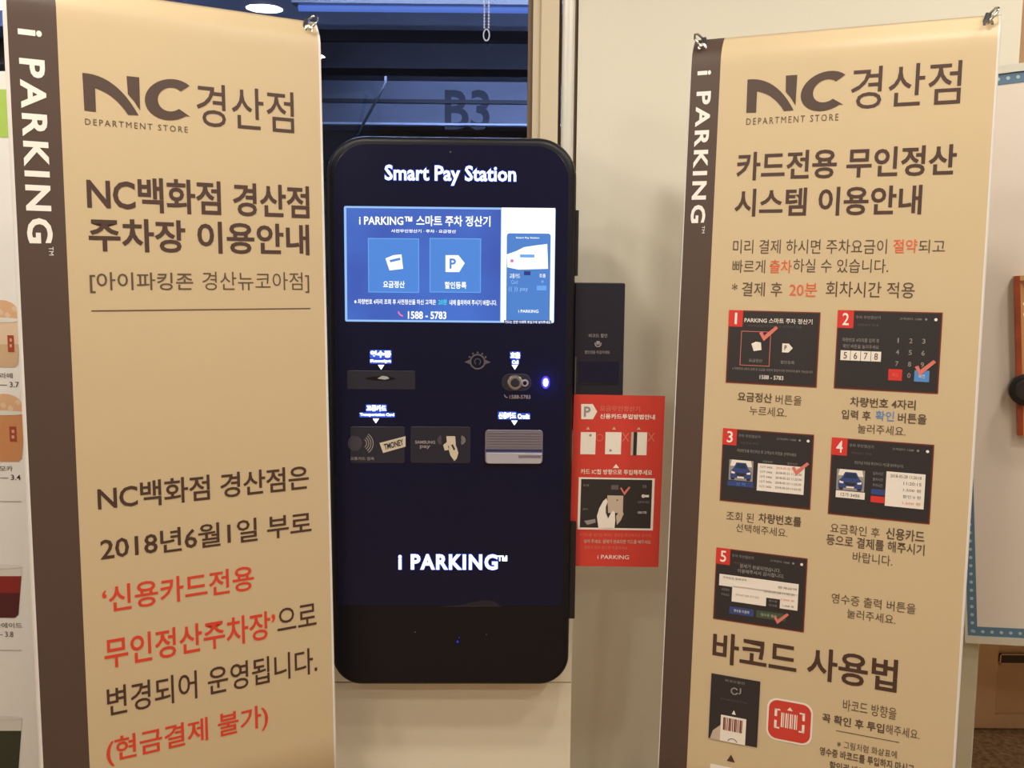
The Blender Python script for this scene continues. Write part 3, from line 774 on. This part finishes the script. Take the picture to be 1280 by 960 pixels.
# contactless pads
p = plate('card_pad', 438, 533, 506, 579, 'plate_dark', .006)
mb = MB()
for cx, sgn in ((444, -1), (459, 1)):
    u_, v_ = K.uv(cx, 554)
    for i, r in enumerate((.006, .011, .016, .021)):
        if sgn > 0: mb.ring(K, u_ - .012, v_, r + .004, r + .0058, .0022, 'icon_grey', -55, 55, 10)
for i in range(5):
    u_, v_ = K.uv(444, 554); mb.ring(K, u_ + .002, v_, .004 + .0032 * i, .0052 + .0032 * i, .0022, 'icon_dim', 100, 260, 10, 1.0)
    mb.ring(K, u_ - .002, v_, .004 + .003 * i, .0052 + .003 * i, .0022, 'icon_dim', -80, 80, 10)
mb.text(K, '교통카드 접촉', *kbx(438, 571, 468, 575), .0022, 'icon_grey', .01)
mb.build('contact_symbol', p)
mb = MB().poly(K, [K.uv(474.5, 553.5), K.uv(507, 545), K.uv(507, 558), K.uv(479, 566)], .0022, 'icon_cream')
vs, fs = text_mesh('TMONEY', .03); A0, A1, A2 = Vector(K.uv(481, 562.5)), Vector(K.uv(505, 555.8)), Vector(K.uv(479.5, 555))
mb.add([K.at(*(A0 + (A1 - A0) * x + (A2 - A0) * y), .0026) for x, y in vs], fs, 'plate_dark')
mb.build('pass_sticker', p)
p = plate('card_pad', 513, 533, 588, 579, 'plate_dark', .006)
mb = MB().text(K, 'SAMSUNG', *kbx(519, 550.5, 544, 554.5), .0022, 'icon_grey', .03).text(K, 'pay', *kbx(525, 556.5, 538, 561), .0022, 'icon_grey', .02)
u_, v_ = K.uv(551, 550)
for i in range(3): mb.ring(K, u_ + .003, v_, .003 + .003 * i, .0046 + .003 * i, .0022, 'icon_dim', 100, 260, 8)
u_, v_ = K.uv(577, 550)
for i in range(3): mb.ring(K, u_ - .002, v_, .003 + .003 * i, .0046 + .003 * i, .0022, 'icon_grey', -80, 80, 8)
Kp = lambda pts, m, h: mb.poly(K, [K.uv(*q_) for q_ in pts], h, m)
Kp([(558, 545), (569, 545), (570, 558), (559, 557)], 'icon_cream', .0022)
Kp([(562, 550), (566, 552), (571, 559), (573, 566), (571, 573), (568, 576), (563, 569), (561, 562)], 'icon_cream', .0024)
Kp([(554, 556), (559, 552), (561, 562), (556, 563)], 'icon_cream', .0026)
Kp([(564, 556), (566, 555), (569, 561), (567.5, 563)], 'plate_dark', .0028)
mb.build('contact_symbol', p)
# round emblem, faint
u_, v_ = K.uv(597, 452); mb = MB()
mb.ring(K, u_, v_, .0145, .018, .002, 'icon_dim', 0, 360, 28)
for s_ in (-1, 1): mb.poly(K, [(u_ + s_ * .017, v_ - .005), (u_ + s_ * .030, v_ + .001), (u_ + s_ * .017, v_ + .006)], .002, 'icon_dim')
for k in range(5):
    a_ = math.radians(-150 + 30 * k); cu_, cv_ = u_ + .021 * math.cos(a_), v_ + .021 * math.sin(a_)
    mb.rect(K, cu_ - .002, cv_ - .002, cu_ + .002, cv_ + .002, .002, 'icon_dim')
mb.ring(K, u_, v_, .006, .0075, .002, 'icon_dim', 120, 420, 16)
mb.build('emblem', ks)
# call button
u_, v_ = K.uv(644.5, 478)
p = plate('call_panel', 627, 467, 664, 489, 'plate_dark', .018)
MB().cyl(K, u_ + .021, v_ + .001, .0085, .001, .004, 'icon_grey', 20, .001).ring(K, u_ + .021, v_ + .001, .0, .0045, .0042, 'slot_black').build('keyhole', p, smooth=False)
MB().cyl(K, u_ - .001, v_, .0175, .001, .006, 'chrome', 28, .003).build('call_button', p, 'round chrome call button')
MB().cyl(K, u_ - .001, v_, .0105, .006, .0085, 'plate_dark', 24, .002).build('button_core', p)
mb = MB().text(K, '1588-5783', *kbx(637, 493.5, 663, 498.5), .0022, 'icon_grey', .012)
u_, v_ = K.uv(634, 494); mb.ring(K, u_, v_ - .001, .005, .0068, .0022, 'icon_grey', 80, 190, 8); mb.build('phone_number', ks)
# blue status lamp
u_, v_ = K.uv(682, 478)
o = MB().disc(K, u_, v_, .0095, .0015, 'led_blue', .0145, 24).build('status_lamp', ks, 'glowing blue status lamp')
MB().disc(K, u_, v_, .0058, .0019, 'led_core', .0095, 20).build('lamp_core', o)
L = bpy.data.lights.new('status_glow', 'POINT'); L.color = (.12, .1, 1); L.energy = .06; L.shadow_soft_size = .006
lo = bpy.data.objects.new('status_glow', L); C.objects.link(lo); lo.location = K.at(u_, v_, .02) - ks.location; lo.parent = ks
# credit card slot: metal card shape
p = plate('card_slot', 606.5, 537, 678, 579.5, 'card_steel', .008, .0005, .004, 'metallic card slot with dark stripe')
mb = MB()
for i in range(6):
    a, b, c, d = kbx(609, 540 + i * 3.3, 676, 541.6 + i * 3.3); mb.box(K, a, b, c, d, .0035, .0052, 'card_steel')
mb.build('ridge', p)
a, b, c, d = kbx(607, 561, 677.5, 564.5); MB().box(K, a, b, c, d, .0035, .0046, 'card_navy').build('slot_mouth', p)
a, b, c, d = kbx(607.5, 565.5, 677, 579); MB().prism(K, rrect(a, b, c, d, .001, .007, 4), [(0, .0035), (0, .008), (.001, .009)], 'card_silver').build('slot_lip', p)
a, b, c, d = kbx(648, 568, 676, 571.5); MB().box(K, a, b, c, d, .0085, .0095, 'card_steel').build('slot_mark', p)
# lower lip with its reflection painted as a crescent, sensor holes
a, b = K.uv(607, 757)
MB().poly(K, [K.uv(*q_) for q_ in ((545, 758.5), (575, 756), (592, 752.5), (605, 750), (618, 751.5), (628, 758.5))], .0012, 'reader_black').build('tray_lip_sheen', ks)
for x, y, m_, r in ((519, 790, 'icon_dim', .0016), (608, 793, 'icon_dim', .0014), (572, 802, 'led_dim', .0028), (574, 797, 'led_dim', .0012), (563, 190, 'icon_dim', .002)):
    MB().cyl(K, *K.uv(x, y), r, 0, .0015, m_, 12).build('sensor', ks)
# side lugs on the right flank
for y0, y1, x1 in ((262, 345, 723), (655, 776, 719)):
    a = K.uv(700, y0); c = K.uv(x1, y1)
    MB().box(K, kr - .01, a[1], c[0], c[1], -.075, -.015, 'kiosk_side').build('side_lug', ks)

# pedestal (cream cabinet behind and below the kiosk)
PK = K.moved(-.086)
a = PK.uv(415, 900)[0]; c = PK.uv(713.5, 900)[0]; seam = PK.uv(560, 853)[1]; bot = 1.38
pt = thing('kiosk_pedestal', (PK.at((a + c) / 2, 0).x, PK.at(0, 0, -.2).y, 0), 'cream cabinet pedestal carrying the black payment kiosk', 'pedestal')
MB().box(PK, a + .001, seam - .55, c - .001, bot, -.2, -.012, 'pedestal').build('body', pt)
MB().box(PK, a, seam - .55, c, seam - .0015, -.012, 0, 'pedestal').build('upper_panel', pt)
MB().box(PK, a, seam + .0015, c, bot - .03, -.012, 0, 'pedestal').build('door', pt)
# barcode reader on the kiosk's right side
RP = K.moved(-.03)
a, b = RP.uv(719, 353.5); c, d = RP.uv(777.5, 540)
rd = thing('barcode_reader', RP.at((a + c) / 2, d, -.03), 'black box reader fixed to the right side of the kiosk above the red card', 'reader')
MB().prism(RP, rrect(a, b, c, d, .003, .003, 3), [(0, -.05), (0, -.002), (.002, 0)], 'reader_black').build('housing', rd)
def rb2(x0, y0, x1, y1): return (*RP.uv(x0, y0), *RP.uv(x1, y1))
MB().box(RP, *rb2(724, 452, 773, 478), -.001, .001, 'reader_navy').build('slot', rd)
MB().box(RP, *rb2(724, 478.5, 773, 480), 0, .002, 'reader_black').box(RP, *rb2(718.8, 446, 719.6, 492), 0, .002, 'icon_dim').build('rim', rd)
mb = MB().text(RP, '바코드 할인', *rb2(736, 417, 759, 422), .001, 'icon_grey', .01).text(RP, '할인권을 투입하세요', *rb2(731, 438, 762, 442.5), .001, 'icon_grey', .005)
u_, v_ = RP.uv(747.5, 429.5); mb.ring(RP, u_, v_, .0055, .008, .001, 'icon_grey', -20, 200).rect(RP, u_ - .004, v_ - .006, u_ + .004, v_ + .002, .001, 'icon_grey')
mb.build('reader_lettering', rd)
# red instruction card
CP = RP.moved(.0025)
g1 = CP.uv(717.5, 493); g2 = CP.uv(827.5, 495); g3 = CP.uv(821.7, 710); g4 = CP.uv(715, 708.5)
cu_ = Vector(g2) - Vector(g1)
CP = Plane(CP.at(*g1), CP.u * cu_[0] + CP.v * cu_[1], -(CP.u * cu_[1]) + CP.v * cu_[0])
cw, ch = CP.uv(823, 709)
cd = thing('instruction_card', CP.at(cw / 2, ch), 'red instruction card with white cards and a hand photo, fixed under the black reader', 'card')
sheet = MB().box(CP, 0, 0, cw, ch, -.002, 0, 'card_red').build('card_sheet', cd)
def cf(x, y): return CP.uv(x, y)
mb = MB()
def CR(x0, y0, x1, y1, m, h=.0006): mb.rect(CP, *cf(x0, y0), *cf(x1, y1), h, m)
def CT(txt, x0, y0, x1, y1, m='ink_white', bold=0.0, h=.0006): mb.text(CP, txt, *cf(x0, y0), *cf(x1, y1), h, m, bold)
def CG(pts, m, h=.0006): mb.poly(CP, [cf(*q_) for q_ in pts], h, m)
CG([(726.5, 505), (741, 505), (746.5, 514.5), (741, 524), (726.5, 524)], 'pic_white'); CT('P', 730, 508, 738, 521, 'pic_grey', .03, .001)
CT('요금무인정산기', 750, 507, 800, 514.5, 'pic_pink', .01); CT('신용카드투입방법안내', 750, 517, 818.5, 524.5, 'ink_white', .02)
mb.build('heading_print', sheet)
mb = MB()
for x0, x1 in ((726, 744), (757, 776)): CR(x0, 540, x1, 568, 'pic_white')
CR(789.5, 540, 808, 569, 'pic_white'); CR(792, 540, 795.5, 569, 'pic_black', .001); CR(789, 540, 790.5, 569, 'pic_skin', .001)
for x in (735, 767.5, 798.5): CG([(x, 533.5), (x + 2.4, 537), (x - 2.4, 537)], 'pic_skin')
mb.disc(CP, *cf(738, 544), .003, .001, 'pic_grey'); mb.disc(CP, *cf(763, 563), .003, .001, 'pic_grey')
CG([(770, 580), (774, 585), (766, 585)], 'pic_white')
for i, x in enumerate((749.5, 782, 814)):
    if i == 0: mb.ring(CP, *cf(x, 547), .007, .0086, .0006, 'pic_pink')
    else: CT('X', x - 4.5, 541, x + 4.5, 552, 'pic_pink')
CT('카드 IC칩 방향으로 투입해주세요', 726, 586, 815, 594, 'pic_white', .015)
mb.build('card_symbols', sheet)
mb = MB()
CR(723.5, 596.5, 816, 663, 'pic_white'); CR(726.5, 598.5, 813, 660.5, 'pic_black', .0009)
CT('영수증', 729, 605, 736, 608, 'pic_grey', 0, .0012); CT('교통카드', 728, 635, 735, 637.5, 'pic_grey', 0, .0012); CT('호출', 803, 606, 808, 610, 'pic_grey', 0, .0012)
CT('신용카드 투입', 797, 626, 811, 629, 'pic_grey', 0, .0012); CT('1588-5783', 797, 639, 808, 642, 'pic_white', 0, .0012)
mb.disc(CP, *cf(804, 620), .0042, .0012, 'pic_white'); CR(804, 618.5, 811, 621.5, 'pic_white', .0012); CR(764, 606, 773, 612, 'pic_dim', .0012)
CG([(775, 610), (777, 609), (780, 615), (786, 608), (788, 609), (780.5, 619)], 'pic_pink', .0018)
CG([(730, 651), (744, 648.5), (744.5, 653), (734, 656)], 'pic_grey', .0012)
CG([(759, 619), (779, 619.5), (778.5, 641), (760, 641)], 'pic_skin', .0014)                       # the slip
CG([(748, 660), (746, 645), (749, 635), (754, 626), (758, 622.5), (759.5, 627), (757, 634), (757, 641), (760, 648), (763, 642), (766, 638), (768.5, 640), (769, 650), (768, 660)], 'pic_white', .0017)
CG([(770, 645), (776, 636), (779.5, 642), (776, 650), (771, 656)], 'pic_skin', .0018); mb.disc(CP, *cf(771.5, 625), .002, .0018, 'pic_dim')
mb.tube([CP.at(*cf(757.5, 634), .0019), CP.at(*cf(758, 642), .0019), CP.at(*cf(760, 648), .0019)], .0005, 'pic_grey', 5)
mb.build('hand_photo', sheet, 'small photo of a hand holding a slip')
mb = MB()
CT('※ 카드를 넣으실 때에는 방향을 확인하시고 끝까지', 724.5, 666, 813, 671.5, 'pic_pink', .0); CT('넣어 주세요. 결제가 완료되면 카드를 빼주세요.', 730, 674, 814, 680, 'pic_skin', .01)
CT('결제가 되지 않으면 호출하세요.', 730, 682, 785, 687, 'pic_pink'); CT('i PARKING', 747, 693.5, 786, 699, 'ink_white', .0)
mb.build('footer_print', sheet)

# ---------------------------------------------------------------- left menu board
MP = Plane((0, 2.48, 0), (1, 0, 0), (0, 0, -1))
m0 = MP.uv(-190, 88); m1 = MP.uv(150, 88)[0]; top = MP.uv(4, 89)[1]
mbd = thing('menu_board', (MP.at((m0[0] + m1) / 2, 0).x, 2.48, 0), 'white drinks menu board behind the left banner with printed cups', 'sign')
MB().box(MP, m0[0], top, m1, 0, -.03, 0, 'poster_white').build('board_panel', mbd)
def mp(x, y): return MP.uv(x, y)
def cup(name, cx, y0, y1, w, parts, seal=None, dome=None, lab=None):
    mb = MB(); hw = w / 2; f = lambda t: hw * (1 - .17 * t)
    for k, (t0, t1, m_) in enumerate(parts):
        ya, yb = y0 + (y1 - y0) * t0, y0 + (y1 - y0) * t1
        pts = [mp(cx - f(t0), ya), mp(cx + f(t0), ya), mp(cx + f(t1), yb)]
        if t1 >= 1: pts += [mp(cx + f(t1) - 4, yb + 4), mp(cx - f(t1) + 4, yb + 4)]
        pts += [mp(cx - f(t1), yb)]
        mb.poly(MP, pts, .001 + .0001 * k, m_)
    if dome:
        pts = [mp(cx + hw * math.cos(math.radians(a)), y0 - dome[0] * math.sin(math.radians(a))) for a in range(0, 181, 15)]
        mb.poly(MP, pts, .0014, dome[1])
        for j in range(9):
            mb.disc(MP, *mp(cx - hw * .7 + j * hw * .17, y0 - dome[0] * (.25 + .3 * (j % 3) / 2)), .007, .0016 + .0001 * (j % 2), 'cup_foam' if j % 2 else 'cup_cream')
    mb.disc(MP, *mp(cx, y0), abs(mp(cx + hw, y0)[0] - mp(cx, y0)[0]), .0018, 'cup_lid', .006, 28)
    if seal: x0, ya, x1, yb = seal; mb.rect(MP, *mp(x0, ya), *mp(x1, yb), .002, 'cup_seal').rect(MP, *mp(x0 + 3, ya + 4), *mp(x1 - 3, ya + 8), .0023, 'cup_latte').rect(MP, *mp(x0 + 3, ya + 11), *mp(x1 - 3, ya + 15), .0023, 'cup_latte')
    mb.build(name, mbd, lab)
cup('cup_print', 2, 400, 455, 50, [(0, .55, 'cup_cream'), (.55, 1, 'cup_latte')], (9.5, 419, 18.5, 440), (25, 'cup_foam'), 'printed cream iced drink, topmost')
cup('cup_print', 5, 516, 573, 54, [(0, .2, 'cup_orange'), (.2, 1, 'cup_orange')], (12, 533, 21.5, 552), (24, 'cup_foam'), 'printed orange brown iced drink')
cup('cup_print', 0, 708, 768, 56, [(0, .2, 'cup_lid'), (.2, .55, 'cup_red'), (.55, 1, 'cup_plum')], None, None, 'printed dark red iced drink')
cup('cup_print', 0, 897, 962, 56, [(0, .25, 'cup_lid'), (.25, 1, 'cup_green')], None, None, 'printed dark green iced drink')
mb = MB()
def MT(txt, x0, y0, x1, y1): mb.text(MP, txt, *mp(x0, y0), *mp(x1, y1), .001, 'ink_brown', .005)
MT('카페라떼', -17, 466, 16, 473); MT('ice — 3.7', -15, 477, 24, 484); MT('카페모카', -17, 582, 16, 589); MT('ice — 3.4', -15, 593, 26, 600)
MT('복분자에이드', -25, 778, 28, 785); MT('ice — 3.8', -18, 789, 17, 796)
for y in (625.5, 811.5): mb.rect(MP, *mp(-180, y), *mp(27, y + .8), .001, 'poster_line')
mb.build('menu_print', mbd)
mb = MB(); mb.rect(MP, *mp(-180, 110), *mp(14, 172), .001, 'poster_green').disc(MP, *mp(-30, 150), .06, .0012, 'poster_green', .06)
mb.build('green_print', mbd, 'green printed patch at the board top')

# ---------------------------------------------------------------- notice board on the right
NP = cam_plane((-2750, 600), (790, 11000), (1206.5, 803), 2.5, -1)
tl = -NP.uv(1238, 84)[1]              # board height
t = thing('notice_board', (NP.o.x + .3, NP.o.y, 0), 'standing notice board with blue dotted border, behind the right banner', 'board')
BW = .75
sheet = MB().box(NP, .012, -tl + .012, BW - .012, -.012, -.016, -.002, 'board_sheet').build('board_sheet', t)
for a, b, c, d in ((0, -tl, BW, -tl + .018), (0, -.018, BW, 0), (0, -tl + .018, .006, -.018), (BW - .006, -tl + .018, BW, -.018)):
    MB().box(NP, a, b, c, d, -.022, .004, 'board_frame').build('frame_rail', t)
mb = MB(); bi = .0065
for a, b, c, d in ((bi, -tl + .0185, BW - bi, -tl + .043), (bi, -.042, BW - bi, -.0185), (bi, -tl + .043, bi + .022, -.042), (BW - bi - .022, -tl + .043, BW - bi, -.042)):
    mb.box(NP, a, b, c, d, -.002, -.0005, 'board_blue')
y = -tl + .05
while y < -.03:
    for x in (bi + .011, BW - bi - .011): mb.disc(NP, x, y, .0042, 0, 'board_dot', n=10)
    y += .021
x = .02
while x < BW - .02:
    for y in (-tl + .03, -.03): mb.disc(NP, x, y, .0042, 0, 'board_dot', n=10)
    x += .021
mb.build('border_strip', t, 'blue border strip with pale dots')
fl = NP.uv(1205, 960)
for x0 in (-.01, BW - .035):
    p0 = NP.at(x0 + .022, -.02, -.04); lp_ = Plane((p0.x, p0.y, 0), (NP.u.x, NP.u.y, 0), (0, 0, -1))
    MB().box(lp_, -.023, -p0.z - .06, .023, 0, -.015, .015, 'board_leg').build('leg', t)
    MB().box(lp_, -.028, -.03, .028, 0, -.1, .1, 'board_leg').build('foot', t)
# wooden frame hanging on the board with black round knob
a, b = NP.uv(1266.5, 345); c, d = NP.uv(1258.5, 543)
wf = thing('wall_clock_case', NP.at(a + .1, d, .01), 'reddish wooden frame with a black round disc, hanging on the notice board at right edge', 'frame')
wf.name = 'wooden_frame'
fw = .2
MB().box(NP, a, b, a + fw, d, 0, .008, 'wood_gold').build('back_panel', wf)
for q_ in ((a, b, a + .012, d), (a + fw - .012, b, a + fw, d)): MB().box(NP, *q_, .008, .022, 'wood_red').build('frame_rail', wf)
for q_ in ((a + .012, b, a + fw - .012, b + .012), (a + .012, d - .012, a + fw - .012, d)): MB().box(NP, *q_, .008, .022, 'wood_gold').build('frame_rail', wf)
for q_ in ((a + .012, b + .012, a + .018, d - .012),): MB().box(NP, *q_, .008, .014, 'wood_gold').build('frame_fillet', wf)
cu_, cv_ = NP.uv(1281, 486)
MB().cyl(NP, cu_, cv_, .038, .008, .034, 'knob_black', 32, .006).build('knob', wf, 'black round disc')
MB().cyl(NP, cu_, cv_, .027, .034, .04, 'hook_black', 28, .004).build('knob_cap', wf)
cu_, cv_ = NP.uv(1283, 386)
MB().ring(NP, cu_, cv_, .012, .017, .0085, 'ink_white').build('dial', wf)
